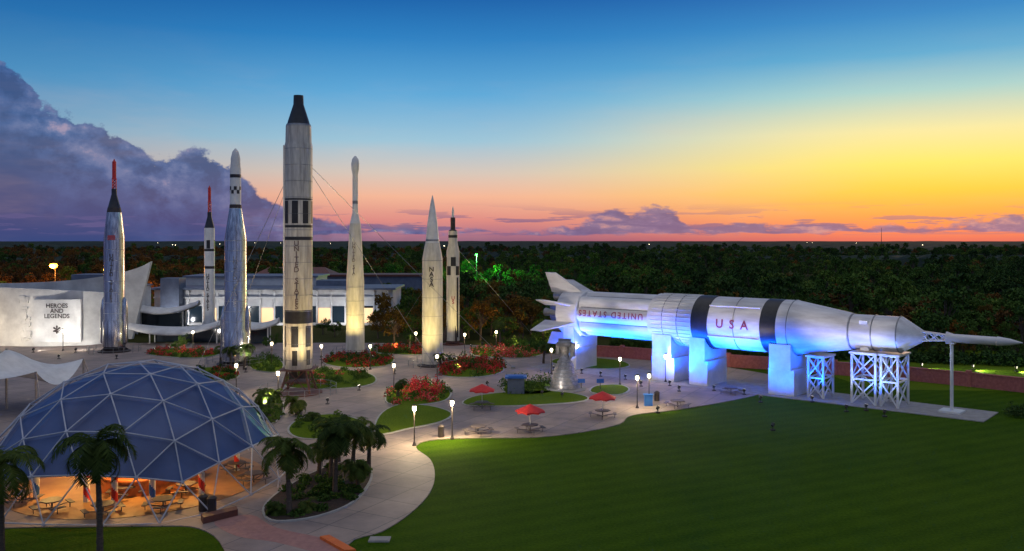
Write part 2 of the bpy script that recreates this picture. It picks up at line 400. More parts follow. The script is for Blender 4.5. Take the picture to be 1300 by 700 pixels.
def island(px,kind='lawn2',h=.2,name='planting_bed'):
    w=[G(*p) for p in px]; w=smooth_poly(w,4)
    cx=sum(p[0] for p in w)/len(w); cy=sum(p[1] for p in w)/len(w)
    p=empty(name,(0,0,0))
    prism('kerb',w,.05,h-.02,M['kerb'],p)
    inn=[]
    for x,y in w:
        d=math.hypot(x-cx,y-cy); k=max(.5,(d-.22)/d); inn.append((cx+(x-cx)*k,cy+(y-cy)*k))
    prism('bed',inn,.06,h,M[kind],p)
    return inn
palmbed=island([(333,655),(350,665),(402,659),(450,640),(472,612),(468,594),(440,588),(402,600),(360,622),(338,640)],'mulch')
i1=island([(478,553),(520,546),(562,537),(574,526),(545,517),(505,516),(480,530)],name='grass_island')
i2=island([(372,556),(400,560),(455,556),(466,540),(430,528),(385,532),(365,545)],name='grass_island')
i3=island([(590,516),(660,517),(735,512),(745,505),(700,498),(640,500),(598,506)],name='grass_island')
i4=island([(362,492),(400,496),(455,493),(478,486),(470,476),(430,471),(380,472),(360,480)])
i5=island([(492,514),(530,516),(566,510),(572,498),(545,488),(512,490),(492,500)])
i6=island([(560,478),(610,480),(640,472),(630,460),(590,455),(562,462)])
i7=island([(640,500),(668,503),(700,500),(704,490),(670,485),(642,490)])
i8=island([(410,462),(440,468),(490,466),(500,455),(470,449),(425,452)])
i9=island([(750,500),(785,503),(800,496),(785,490),(755,492)],name='grass_island')
i10=island([(320,470),(352,474),(360,462),(340,454),(318,458)])
i11=island([(190,452),(250,456),(280,450),(250,444),(200,445)])
i12=island([(470,448),(530,452),(560,446),(540,441),(480,441)])
i13=island([(600,452),(660,456),(690,450),(660,443),(610,443)])
i14=island([(700,462),(760,470),(800,466),(780,458),(720,455)],name='grass_island')
i15=island([(345,540),(362,520),(352,508),(325,512),(318,528)],'mulch')
i16=island([(255,486),(300,482),(300,470),(262,468),(240,476)])
prism('orange_kerb',[G(406,686),G(418,684),G(452,703),G(438,704)],0,.25,M['orangekerb'])
b=MB(); gx,gy=G(482,686); b.box((gx,gy,.05),(1.3,.9,.08)); b.box((gx,gy,.1),(1.1,.7,.03),0,0); b.obj('utility_hatch',[M['concrete']])
# ================= foliage
def tree_mesh(name,h,cr,leafm,nclump=16,per=60,ls=.32,trunk=True,seed=0):
    random.seed(seed); b=MB()
    hb=h*.35
    top=Vector((U(-.3,.3),U(-.3,.3),h*.6))
    b.tube((0,0,-.2),(top.x*.5,top.y*.5,hb),h*.03+.06,h*.022+.04,7,1)
    b.tube((top.x*.5,top.y*.5,hb),top,h*.022+.04,.05,6,1)
    cl=[]
    for i in range(nclump):
        t=U(0,6.28); zz=U(.32,.98); rr=cr*math.sqrt(max(0,1-((zz-.58)/.45)**2))*U(.35,1)
        c=Vector((rr*math.cos(t),rr*math.sin(t),h*zz)); cl.append((c,U(.2,.38)*cr))
        b.tube((top.x*.5,top.y*.5,hb+U(0,h*.15)),c,.05+h*.006,.02,4,1)
    for c,r in cl:
        for k in range(per):
            d=Vector((random.gauss(0,1),random.gauss(0,1),random.gauss(0,.75))).normalized()*r*(R()**.4)
            leafquad(b,c+d,ls,0,.15)
    me=bpy.data.meshes.new(name); me.from_pydata(b.v,[],b.f); me.materials.append(M[leafm]); me.materials.append(M['bark'])
    me.polygons.foreach_set('material_index',b.m); me.update(); return me
TM={}
for k,(hh,cr,lm) in enumerate([(8,3.6,'leafdark'),(6,4.2,'leafdark'),(10.5,3.0,'leafdark'),(7.5,3.8,'leafbrown')]):
    TM['f%d'%k]=tree_mesh('forest_tree_mesh',hh,cr,lm,18,44,.40,seed=20+k)
TM['fa']=tree_mesh('orange_tree_mesh',7.5,3.4,'leaforange',18,60,.3,seed=31)
TM['g']=tree_mesh('garden_tree_mesh',6.5,3.,'leafgreen',18,70,.24,seed=33)
TM['g2']=tree_mesh('garden_tree_mesh',5.,2.2,'leafgreen',16,80,.18,seed=34)
def instancer(name,mesh,pts):
    vs=[];fs=[]
    for x,y,s in pts:
        a=R()*6.28; n=len(vs); q=s*.7071
        for k in range(4): vs.append((x+q*math.cos(a+k*math.pi/2),y+q*math.sin(a+k*math.pi/2),0))
        fs.append((n,n+1,n+2,n+3))
    o=mobj(name,vs,fs,M['leafdark']); o.instance_type='FACES'; o.use_instance_faces_scale=True; o.show_instancer_for_render=False
    c=bpy.data.objects.new('tree',mesh); COL.objects.link(c); c.parent=o
    return o
random.seed(5)
buckets={k:[] for k in('f0','f1','f2','f3','fa','g')}
def ymin(x,y):
    u=x/y*1100+650
    if u<-100: return 175
    if u<215: return 238
    if u<470: return 228
    if u<520: return 185
    if u<640: return 168
    if u<760: return 165
    return 165-(u-760)*.062
y=135.
while y<1250:
    st=4.8*(1+max(0,y-180)/380)
    x=-(.8*y+50)
    while x<.8*y+50:
        px=x+U(-.5,.5)*st; py=y+U(-.5,.5)*st; u=px/py*1100+650
        dens=noise.noise(Vector((px*.014,py*.009,0)))+.35*noise.noise(Vector((px*.05,py*.035,3)))
        if py>ymin(px,py) and dens>(-.2 if (py>275 or (py>215 and u>330)) else -.8):
            hv=noise.noise(Vector((px*.02,py*.02,8)))
            s=U(.42,.92)*(1+.45*hv)*(1+max(0,py-300)/1900)
            br=.75 if u<330 else (.3 if u<640 else .06)  # mostly red-brown trees at left, where orange lamplight is painted in
            if py<215 and u>520: br=.3 if u<760 else .12
            r=R()
            if r<br: k='f3' if py>250 else random.choice(['f3','fa'])
            elif py<235 and R()<.35: k='g'
            else: k=random.choice(['f0','f1','f1','f2'])
            buckets[k].append((px,py,s))
        x+=st
    y+=st*.9
for k,p in buckets.items(): instancer('distant_trees',TM[k],p)
def canopy():
    vs=[];fs=[];nr,nc=170,560
    for i in range(nr):
        r=650*math.exp(math.log(12)*i/(nr-1))
        for j in range(nc):
            t=-1.25+2.5*j/(nc-1)
            x,y=r*math.sin(t),r*math.cos(t)
            k=1/(1+r/2500)
            z=3.6+3.*noise.noise(Vector((x*.05,y*.05,1)))*k+2.5*noise.noise(Vector((x*.15,y*.15,4)))*k+3.2*noise.noise(Vector((x*.004,y*.004,7)))+(r/7800)*5
            if i==0: z=0
            vs.append((x,y,max(z,.5)))
    for i in range(nr-1):
        for j in range(nc-1):
            fs.append((i*nc+j,i*nc+j+1,(i+1)*nc+j+1,(i+1)*nc+j))
    m,nt2,b=new_mat('far_canopy'); NN=nt2.nodes;LL=nt2.links
    tc=NN.new('ShaderNodeTexCoord'); n=NN.new('ShaderNodeTexNoise'); n.inputs['Scale'].default_value=.012; n.inputs['Detail'].default_value=12; n.inputs['Roughness'].default_value=.8
    LL.new(tc.outputs['Object'],n.inputs[0])
    r=NN.new('ShaderNodeValToRGB'); r.color_ramp.elements[0].position=.4;r.color_ramp.elements[1].position=.62
    r.color_ramp.elements[0].color=(.01,.02,.022,1); r.color_ramp.elements[1].color=(.05,.065,.045,1)  # bluish cast puts distance haze into the base colour
    LL.new(n.outputs[0],r.inputs[0]); LL.new(r.outputs[0],b.inputs['Base Color']); b.inputs['Roughness'].default_value=.95; b.inputs['Specular IOR Level'].default_value=.05
    mobj('distant_forest',vs,fs,m)
canopy()
def tree(name,key,x,y,s):
    o=bpy.data.objects.new(name,TM[key]); COL.objects.link(o); o.location=(x,y,0); o.scale=(s,s,s*U(.9,1.1)); o.rotation_euler=(0,0,R()*6.28)
random.seed(11)
for u,v,k,s in [(500,440,'fa',.8),(525,436,'g',.7),(610,432,'fa',.9),(640,436,'g',.8),(660,434,'fa',.7),(690,438,'g',.75),(505,428,'g',.9),(480,430,'fa',.6),(560,430,'fa',.8),(595,430,'g',.9),(410,425,'g2',.7),(425,428,'g2',.6),(625,424,'fa',1.),(660,424,'fa',1.),(700,428,'g',1.),(715,432,'fa',.8),(540,424,'fa',.9),(1110,452,'f1',.6),(1160,456,'f0',.5),(1200,459,'f1',.55),(345,446,'g2',.6),(225,447,'g2',.45),(235,444,'g2',.5),(485,422,'fa',.9),(515,420,'g',1.),(580,422,'fa',1.)]:
    x,y=G(u,v); tree('broadleaf_tree',k,x,y,s)
def palm(name,x,y,h,cr,nf=18,seed=0,lean=.3):
    random.seed(seed); b=MB(); pr=None
    dx,dy=U(-lean,lean),U(-lean,lean)
    segs=9
    pts=[Vector((dx*(t/segs)**2,dy*(t/segs)**2,h*t/segs)) for t in range(segs+1)]
    for i in range(segs):
        r=.2-.09*i/segs; b.tube(pts[i],pts[i+1],r*1.08,r*.9,9,1)
    top=pts[-1]
    for i in range(nf):
        a=i*2.399+U(-.2,.2); e=U(-.3,1.3)*(1 if i%3 else .7); Lr=cr*U(.85,1.15)
        d=Vector((math.cos(a),math.sin(a),0)); p=top.copy(); ang=e; n=11; prev=p
        side=Vector((-math.sin(a),math.cos(a),0))
        for k in range(n):
            st=Lr/n; q=prev+d*math.cos(ang)*st+Vector((0,0,math.sin(ang)*st))
            b.tube(prev,q,.025*(1-k/n)+.008,None,3,0)
            ang-=.15+.015*k
            ll=cr*.32*math.sin(math.pi*min(1,(k+1.2)/(n+.8)))+.08
            for sgn in(-1,1):
                for mm in range(4):
                    o=prev.lerp(q,mm/4+U(0,.2)); tip=o+side*sgn*ll*U(.6,.9)+(q-prev).normalized()*ll*.45+Vector((0,0,-ll*U(.1,.6)))
                    w=(q-prev).normalized()*.05
                    b.add([o-w,o+w,tip],[(0,1,2)],0)
            prev=q
    for i in range(14):
        a=R()*6.28; b.tube(top+Vector((0,0,-.2)),top+Vector((math.cos(a)*.35,math.sin(a)*.35,-.9-R()*.5)),.04,.01,3,1)
    b.obj(name,[M['palm'],M['bark']],None,False,(x,y,0))
for i,(u,v,h,cr,nf) in enumerate([(127,705,6.5,2.9,28),(2,700,5.2,3.1,26),(367,657,4.6,2.4,26),(425,632,4.8,2.4,24),(447,618,4.4,2.2,22),(420,610,3.9,2.0,20),(310,470,3.2,1.8,14),(293,468,2.8,1.6,14),(377,528,1.4,1.7,22),(335,520,1.6,1.5,18),(345,512,1.1,1.3,18),(468,600,3.2,1.8,20),(430,588,2.6,1.7,20),(664,432,5,2,16),(560,470,2.,1.2,14),(280,462,2.4,1.3,14),(405,606,2.2,1.6,18),(455,625,2.0,1.5,18),(352,655,.5,1.1,18),(385,650,.5,1.1,18),(412,545,.6,1.3,18),(435,540,.6,1.2,18),(395,536,.5,1.2,18),(334,534,.5,1.2,18),(505,505,1.8,1.1,16),(690,462,2.6,1.3,16),(520,448,3,1.5,16),(635,440,4,1.7,16)]):
    x,y=G(u,v); palm('palm_tree' if h>1.05 else 'sago_palm',x,y,h,cr,nf,100+i)
def shrubs(name,poly,mat,n,hgt,ls=.14,seed=0,fl=None,frac=.3,clump=.7):
    random.seed(seed); b=MB()
    xs=[p[0] for p in poly]; ys=[p[1] for p in poly]; c=[];t=0
    while len(c)<n and t<n*30:
        t+=1; p=(U(min(xs),max(xs)),U(min(ys),max(ys)))
        if inpoly(p,poly): c.append((p[0],p[1],U(.5,1)*hgt,1 if (fl and noise.noise(Vector((p[0]*.5,p[1]*.5,seed)))>.15-frac) else 0))
    for x,y,hh,f in c:
        rr=clump*U(.6,1.1)
        for k in range(70):
            d=Vector((random.gauss(0,1),random.gauss(0,1),abs(random.gauss(0,1)))).normalized()*(R()**.35)
            leafquad(b,(x+d.x*rr,y+d.y*rr,.15+d.z*hh),ls,f if (f and R()<.62) else 0,.2)
    b.obj(name,[M[mat],M[fl] if fl else M[mat]])
shrubs('shrub_bed',i4,'leafgreen',60,.9,seed=1,fl='flower',frac=.0)
shrubs('flower_bed',i5,'leafgreen',46,1.2,seed=2,fl='flower',frac=.25)
shrubs('flower_bed',i6,'leafgreen',110,1.5,seed=3,fl='flower',frac=.3,clump=.9)
shrubs('round_bush',i7,'leafgreen',30,1.9,seed=4,clump=1.1)
shrubs('shrub_bed',i8,'leafgreen',90,1.,seed=5,fl='flower',frac=.2)
shrubs('shrub_bed',i10,'leafgreen',50,1.,seed=6)
shrubs('shrub_bed',i11,'leafgreen',60,1.,seed=7,fl='flower',frac=.2)
shrubs('shrub_bed',i12,'leafgreen',90,1.3,seed=8,fl='flower',frac=.3)
shrubs('flower_bed',i13,'leafgreen',90,1.3,seed=9,fl='flower',frac=.35)
shrubs('shrub_bed',palmbed,'leafgreen',70,.6,seed=10,clump=.55)
shrubs('shrub_bed',i2,'leafgreen',26,.8,seed=12)
shrubs('shrub_bed',i15,'leafgreen',24,.8,seed=22)
shrubs('shrub_bed',i16,'leafgreen',30,.9,seed=23,fl='flower',frac=.1)
shrubs('shrub_bed',[G(*p) for p in[(640,446),(735,452),(735,441),(640,438)]],'leafgreen',120,1.8,ls=.2,seed=13,clump=1.1)
shrubs('hedge',[G(*p) for p in[(780,441),(1000,456),(1000,452),(780,438)]],'leafgreen',150,2.2,ls=.25,seed=14,clump=1.3)
shrubs('hedge',[G(*p) for p in[(1010,456),(1400,470),(1400,464),(1010,451)]],'leafdark',170,1.9,ls=.25,seed=15,clump=1.3)
shrubs('round_bush',[G(*p) for p in[(1275,530),(1300,532),(1310,524),(1280,522)]],'leafdark',8,1.3,seed=16,clump=.9)
random.seed(3)
x,y=G(540,502)
shrubs('flowering_bush',[(x-1.6,y-.8),(x+1.6,y-.8),(x+1.6,y+.9),(x-1.6,y+.9)],'flower',14,2.6,ls=.13,seed=17,clump=1.,fl='flower')
for u,v,tu,tv in((500,446,502,440),(612,440,612,432),(655,442,655,434),(540,436,540,426),(690,444,692,438)):
    x,y=G(u,v); q=G(tu,tv); flood((x,y),(q[0],q[1],4),2000,(1,.68,.24),100)
# ================= rockets
def vtext(body,Rr,z,size,mat,parent,line=.95,ang=0):
    bt='\n'.join(body)
    def mp(x,y):
        t=x/Rr+ang; return ((Rr+.05)*math.sin(t),-(Rr+.05)*math.cos(t),z+y)
    return textmesh('lettering',bt,size,mat,mp,parent,line=line)
def patch(name,Rr,z0,z1,a0,a1,mat,parent,off=.02,n=8):
    vs=[];fs=[]
    for i in range(n+1):
        t=math.radians(a0+(a1-a0)*i/n)
        for z,r in((z0,Rr if not isinstance(Rr,tuple) else Rr[0]),(z1,Rr if not isinstance(Rr,tuple) else Rr[1])):
            vs.append(((r+off)*math.sin(t),-(r+off)*math.cos(t),z))
    for i in range(n): fs.append((2*i,2*i+2,2*i+3,2*i+1))
    return mobj(name,vs,fs,mat,parent,True)
def ringband(name,r0,z0,r1,z1,mat,parent,off=.012):
    return lathe(name,[(r0+off,z0),(r1+off,z1)],mat,parent,caps=False)
def stand(parent,r,h,mat='dark',legs=4,rail=True):
    b=MB()
    b.lathe([(r*1.5,.0),(r*1.5,.25)],24)
    for i in range(legs):
        t=math.pi/4+2*math.pi*i/legs
        t2=math.pi/4+2*math.pi*(i+1)/legs
        a=(r*1.35*math.cos(t),r*1.35*math.sin(t),.2); c=(r*.8*math.cos(t),r*.8*math.sin(t),h)
        a2=(r*1.35*math.cos(t2),r*1.35*math.sin(t2),.2); c2=(r*.8*math.cos(t2),r*.8*math.sin(t2),h)
        b.tube(a,c,.12); b.tube(a,c2,.06); b.tube(a2,c,.06); b.tube(c,c2,.09)
    b.lathe([(r*.85,h-.1),(r*.85,h+.1)],20)
    b.obj('launch_stand',[M[mat]],parent)
    if rail:
        b=MB(); n=16; rr=r*2.4
        for i in range(n):
            t=2*math.pi*i/n; t2=2*math.pi*(i+1)/n
            p=(rr*math.cos(t),rr*math.sin(t)); q=(rr*math.cos(t2),rr*math.sin(t2))
            b.tube((*p,0),(*p,1.1),.04)
            for z in(.55,1.08): b.tube((*p,z),(*q,z),.025)
        b.obj('railing',[M['gray']],parent)
def seams(parent,R_,z0,z1,n,mat='gray',name='seams'):
    b=MB()
    for i in range(n):
        z=z0+(z1-z0)*i/(n-1); b.lathe([(R_+.001,z-.03),(R_+.022,z-.02),(R_+.022,z+.02),(R_+.001,z+.03)],40,caps=False)
    b.obj(name,[M[mat]],parent,True)
def tower_escape(p,z0,h1,w,rk,h2,mat):
    b=MB()
    for i in range(3):
        t=i*2.094; t2=(i+1)*2.094
        for k in range(3):
            za=z0+h1*k/3; zb=z0+h1*(k+1)/3
            b.tube((w*math.cos(t),w*math.sin(t),za),(w*math.cos(t),w*math.sin(t),zb),.07)
            b.tube((w*math.cos(t),w*math.sin(t),za),(w*math.cos(t2),w*math.sin(t2),zb),.05)
            b.tube((w*math.cos(t),w*math.sin(t),zb),(w*math.cos(t2),w*math.sin(t2),zb),.05)
    b.lathe([(rk*1.3,z0+h1),(rk,z0+h1+.3),(rk,z0+h1+h2*.85),(rk*.45,z0+h1+h2*.92),(.05,z0+h1+h2)],12)
    b.obj('escape_tower',[M[mat]],p)
# 1
x,y=G(145,447); p=empty('silver_capsule_rocket',(x,y,0)); 
lathe('body',[(1.78,1.),(1.8,4.9),(1.62,5.6),(1.6,19),(1.15,23.2)],M['chrome'],p)
seams(p,1.6,6.5,18.8,8)
for a in(-90,90):
    t=math.radians(a); lathe('fairing',[(.05,1.2),(.5,1.6),(.5,7),(.3,8.6),(.05,9.2)],M['chrome'],p,16,c=(1.75*math.sin(t),-1.75*math.cos(t),0))
lathe('engine_skirt',[(1.5,.3),(1.7,1.0)],M['dark'],p)
lathe('adapter',[(1.15,23.2),(1.0,24.0)],M['dark'],p)
lathe('capsule',[(1.0,24.0),(.95,24.1),(.42,26.2),(.42,27.1)],M['black'],p,24)
tower_escape(p,27.1,1.6,.34,.32,3.4,'red'); stand(p,1.7,1.)
vtext('UNITED STATES',1.6,12.3,.85,M['dark'],p,.72,ang=.15)
patch('flag',1.6,20.2-1.6,20.2-.8,-14,30,M['redtxt'],p)
for dx in(-4.5,4.5): flood((x+dx,y-9),(x,y,12),3200,COOL,70)
# 2
x,y=G(266,430); p=empty('slim_white_rocket',(x,y,0))
lathe('body',[(.95,1.2),(.95,20.6),(.9,20.9)],M['white'],p)
ringband('band',.95,13.2,.95,13.7,M['black'],p)
for a in(0,90,180,270): patch('check',.95,17,18.6,a-15,a+25,M['black'],p)
ringband('band',.95,16.5,.95,16.95,M['black'],p)
for i in range(4):
    t=math.pi/4+i*math.pi/2; c,s_=math.cos(t),math.sin(t)
    b=MB(); b.add([(.9*c,.9*s_,1),(2.1*c,2.1*s_,.6),(2.1*c,2.1*s_,1.8),(.9*c,.9*s_,4),(.9*c-.08*s_,.9*s_+.08*c,1),(2.1*c-.08*s_,2.1*s_+.08*c,.6),(2.1*c-.08*s_,2.1*s_+.08*c,1.8),(.9*c-.08*s_,.9*s_+.08*c,4)],[(0,1,2,3),(7,6,5,4),(0,4,5,1),(1,5,6,2),(2,6,7,3)]); b.obj('fin',[M['white']],p)
lathe('capsule',[(.93,20.9),(.4,23),(.38,23.9)],M['black'],p,20)
tower_escape(p,23.9,1.8,.3,.28,3.2,'red'); stand(p,1.2,1.2,rail=False)
vtext('UNITED STATES',.95,8.8,.8,M['dark'],p,.66)
flood((x-3,y-7),(x,y,12),3600,WHT,70)
# 3
x,y=G(299,463); p=empty('silver_tapered_rocket',(x,y,0))
lathe('body',[(1.95,.6),(1.85,4.6),(1.6,5.4),(1.58,18.8),(.9,23.3)],M['chrome'],p)
seams(p,1.58,6.5,18.5,9)
for a in(-80,100):
    t=math.radians(a); lathe('fairing',[(.05,.8),(.5,1.2),(.5,6.5),(.3,8),(.05,8.8)],M['chrome'],p,16,c=(1.7*math.sin(t),-1.7*math.cos(t),0))
lathe('upper_stage',[(.9,23.3),(.8,23.8),(.8,29.2),(.72,29.6),(.68,30.8),(.45,31.8),(.08,32.3)],M['white'],p)
ringband('band',.8,27.9,.8,28.4,M['black'],p)
for i in range(6): patch('check',.8,25.5+(i%2)*.55,26.05+(i%2)*.55,i*30-90,i*30-60,M['black'],p)
ringband('collar',.88,23.35,.84,23.9,M['dark'],p)
lathe('engine_skirt',[(1.3,.1),(1.9,.6)],M['dark'],p); stand(p,1.8,.6)
vtext('UNITED STATES',1.58,12.4,.8,M['gray'],p,.72,ang=.25)
for dx in(-4.5,4): flood((x+dx,y-8),(x,y,13),3300,COOL if dx<0 else WHT,70)
# 4
x,y=G(379,500); p=empty('tall_two_stage_rocket',(x,y,0)); TX,TY=x,y
lathe('body',[(1.6,3.1),(1.66,3.3),(1.66,30.0),(1.55,30.4),(1.5,32.4)],M['tan'],p,48)
seams(p,1.66,4.2,29.6,14)
for a in(-60,0,60,120,180,240):
    patch('dark_panel',1.66,5.8,8.3,a-17,a+13,M['black'],p)
    patch('dark_panel',1.66,3.6,5.4,a-13,a+9,M['black'],p)
ringband('band',1.66,8.6,1.66,10.2,M['black'],p)
ringband('band',1.66,18.6,1.66,19.0,M['black'],p)
for a in range(-90,270,45): patch('interstage_check',1.66,20.6,23.3,a-14,a+12,M['black'],p)
ringband('band',1.66,23.4,1.66,23.6,M['black'],p)
ringband('band',1.66,20.1,1.66,20.4,M['black'],p)
ringband('adapter_ring',1.5,32.3,1.42,32.6,M['gray'],p)
lathe('capsule',[(1.38,32.5),(1.25,33.0),(.62,35.0),(.58,36.1)],M['black'],p,28)
for i,(dx,dy) in enumerate([(-.6,0),(.6,0)]): lathe('engine_nozzle',[(.3,3.2),(.55,2.2),(.6,1.9)],M['dark'],p,20,c=(dx,dy,0))
vtext('UNITED STATES',1.66,14.4,.85,M['graytxt'],p,.74,ang=.1)
lathe('conduit',[(.13,3.5),(.13,30)],M['white'],p,8,c=(-1.55,-.75,0))
stand(p,1.9,3.0,'rust')
b=MB(); b.box((0,0,1.5),(2.6,2.6,.15)); b.box((0,0,3.05),(4,4,.12)); b.obj('work_platform',[M['rust']],p)
for dx,dy,c,pw in((-5,-7,WARM,4600),(5,-7,YEL,4600),(-1,-11,WHT,7500),(7,2,WARM,3000)): flood((x+dx,y+dy),(x,y,16),pw,c,75)
b=MB()
for ax,ay in((-13,9),(16,14),(26,20),(-12,-6)):
    b.tube((0,0,29),(ax,ay,0.1),.03,None,4)
    b.box((ax,ay,.2),(.6,.6,.4))
b.obj('guy_wires',[M['gray']],p)
# 5
x,y=G(451,450); p=empty('bulb_nose_rocket',(x,y,0))
lathe('body',[(1.55,.5),(1.5,1.5),(1.42,12),(1.3,14),(.92,20.9),(.85,21.3)],M['offwhite'],p)
seams(p,1.46,2,11.,5)
lathe('upper_stage',[(.85,21.3),(.62,22.4),(.46,23),(.44,29.3),(.62,30.2),(.66,31),(.5,31.8),(.1,32.3)],M['white'],p,28)
ringband('band',.45,24.5,.45,25,M['gray'],p)
lathe('engine_skirt',[(1.2,.1),(1.5,.5)],M['dark'],p,28); stand(p,1.5,.5)
vtext('UNITED STATES',1.32,14.8,.7,M['graytxt'],p,.76)
for dx in(-4,4): flood((x+dx,y-7),(x,y,12),5200,YEL,75)
# 6
x,y=G(549,465); p=empty('cone_nose_rocket',(x,y,0))
lathe('body',[(1.5,.4),(1.52,1),(1.5,15.8),(1.42,16.3),(1.05,18.2)],M['offwhite'],p)
seams(p,1.5,2,15.6,6)
lathe('nose_cone',[(1.05,18.2),(1.0,18.4),(.72,21.3),(.3,24),(.04,25.2)],M['white'],p,28)
ringband('band',1.0,18.45,.97,18.7,M['gray'],p)
lathe('engine_skirt',[(1.2,.05),(1.5,.4)],M['dark'],p); stand(p,1.5,.4)
vtext('NASA',1.5,13.2,.95,M['dark'],p,.78)
for dx in(-4.5,4.5): flood((x+dx,y-8),(x,y,10),5200,YEL,75)
# 7
x,y=G(575,438); p=empty('checkered_rocket',(x,y,0))
lathe('body',[(1.2,.8),(1.15,1.2),(1.15,16.6),(.8,18.1),(.8,20.2)],M['offwhite'],p)
for k in range(2):
    for i in range(4): patch('check',1.15,12.4+k*1.6,14+k*1.6,i*90-60+k*45,i*90-15+k*45,M['black'],p)
ringband('band',.8,19.,.8,19.5,M['black'],p)
patch('stripe',1.15,1.4,12,38,60,M['black'],p)
for i in range(4):
    t=i*math.pi/2+.4; c,s_=math.cos(t),math.sin(t)
    b=MB(); b.add([(1.1*c,1.1*s_,.9),(2.1*c,2.1*s_,.5),(2.1*c,2.1*s_,1.6),(1.1*c,1.1*s_,3.6),(1.1*c-.07*s_,1.1*s_+.07*c,.9),(2.1*c-.07*s_,2.1*s_+.07*c,.5),(2.1*c-.07*s_,2.1*s_+.07*c,1.6),(1.1*c-.07*s_,1.1*s_+.07*c,3.6)],[(0,1,2,3),(7,6,5,4),(0,4,5,1),(1,5,6,2),(2,6,7,3)]); b.obj('fin',[M['dark']],p)
lathe('spin_tub',[(.8,20.2),(.42,20.5),(.42,22.6)],M['dark'],p,20)
lathe('satellite_nose',[(.22,22.6),(.2,23.8),(.04,24.6)],M['white'],p,14)
vtext('US',1.15,8,.9,M['redtxt'],p,.8,ang=.1); stand(p,1.3,.8,'rust',rail=False)
flood((x-3.5,y-7),(x,y,9),3200,YEL,75)
flood((x+3.5,y-6),(x,y,9),2600,YEL,75)
b=MB(); b.tube((0,0,18),(15,8,.1),.03,None,4); b.tube((0,0,18),(-12,10,.1),.03,None,4); b.obj('guy_wires',[M['gray']],p)
# ================= horizontal moon rocket
rot=math.atan2(-39,44.5); p=empty('horizontal_moon_rocket',(7.7,128,0),rot); AZ=8.05; SR=p
def sl_(name,prof,mat,seg=64,rf=None): return lathe(name,prof,mat,p,seg,c=(0,0,AZ),axis='X',rf=rf)
M['sat']=pm('rocket_white_skin',(.74,.72,.71),(.5,.47,.47),.5,.42,.05,stretch=(.4,2,2),detail=9)
sl_('tail_shroud',[(2.6,.9),(3.35,1.0),(3.35,4.4),(3.2,4.6)],M['sat'])
sl_('tank_cluster',[(3.15,4.5),(3.15,16.4)],M['sat'],128,rf=lambda r,z,t:r-.45*(1-abs(math.cos(4*t))))
sl_('spider_adapter',[(3.2,16.3),(3.35,16.6),(3.35,22.9)],M['sat'])
sl_('interstage_band',[(3.38,22.9),(3.38,25.2)],M['black'])
sl_('second_stage',[(3.3,25.2),(3.3,32.2)],M['sat'])
sl_('forward_band',[(3.33,32.2),(3.33,34.2)],M['black'])
sl_('instrument_unit',[(3.3,34.2),(3.3,35.6),(3.25,35.8)],M['sat'])
sl_('lander_adapter',[(3.25,35.8),(2.12,42.2)],M['sat'])
sl_('service_module',[(2.0,42.2),(2.0,47.6)],M['sat'])
sl_('command_module',[(2.0,47.6),(1.9,47.8),(.6,49.9),(.45,50.1)],M['sat'])
b=MB()
for s in(4.5,16.4): b.lathe([(3.18,s-.05),(3.24,s-.03),(3.24,s+.03),(3.18,s+.05)],64,c=(0,0,AZ),axis='X',caps=False)
b.obj('frames',[M['white']],p)
b=MB()
for s in(18.6,20.8): b.lathe([(3.35,s-.05),(3.41,s-.03),(3.41,s+.03),(3.35,s+.05)],64,c=(0,0,AZ),axis='X',caps=False)
for s in(28.7,35.5): b.lathe([(3.3,s-.05),(3.36,s-.03),(3.36,s+.03),(3.3,s+.05)],64,c=(0,0,AZ),axis='X',caps=False)
for s in(42.3,44.8,47.5): b.lathe([(2.0,s-.07),(2.08,s-.05),(2.08,s+.05),(2.0,s+.07)],48,c=(0,0,AZ),axis='X',caps=False)
b.obj('joint_rings',[M['gray']],p)
b=MB()
for i in range(40):
    t=2*math.pi*i/40; b.tube((17,3.38*math.cos(t),AZ+3.38*math.sin(t)),(22.7,3.38*math.cos(t),AZ+3.38*math.sin(t)),.05,None,4)
for t in(2.4,3.6): b.tube((25.2,3.4*math.cos(t),AZ+3.4*math.sin(t)),(32.,3.4*math.cos(t),AZ+3.4*math.sin(t)),.12,None,6)
for t in(math.pi*.8,math.pi*1.3): b.box((44,2.15*math.cos(t),AZ+2.15*math.sin(t)),(.9,.4,.4))
b.obj('stringers',[M['white']],p)
b=MB()
for i in range(8):
    t=math.pi/8+math.pi*i/4; 
    b.tube((5,2.72*math.cos(t),AZ+2.72*math.sin(t)),(16.2,2.72*math.cos(t),AZ+2.72*math.sin(t)),.09,None,4)
b.obj('tank_gaps',[M['gray']],p)
for i in range(8):
    t=math.pi/8+i*math.pi/4; big=i%2==0; ro=6.3 if big else 5.0; c,s_=math.cos(t),math.sin(t)
    def fp(s,r,o): return (s,r*c-o*s_,AZ+r*s_+o*c)
    o=.16; v=[fp(-1.2,3.2,o),fp(-1.6,ro,o*.4),fp(.3,ro,o*.4),fp(4.6,3.2,o),fp(-1.2,3.2,-o),fp(-1.6,ro,-o*.4),fp(.3,ro,-o*.4),fp(4.6,3.2,-o)]
    b=MB(); b.add(v,[(0,1,2,3),(7,6,5,4),(0,4,5,1),(1,5,6,2),(2,6,7,3),(3,7,4,0)]); b.obj('fin',[M['sat']],p)
for i in range(8):
    rr=1.0 if i<4 else 2.3; t=(i%4)*math.pi/2+(math.pi/4 if i<4 else 0)
    o=lathe('engine_nozzle',[(.62,-1.6),(.55,-1.2),(.3,.2),(.3,.9)],M['gray'],p,20,c=(0,rr*math.cos(t),AZ+rr*math.sin(t)),axis='X')
b=MB(); w0,w1=.7,.42
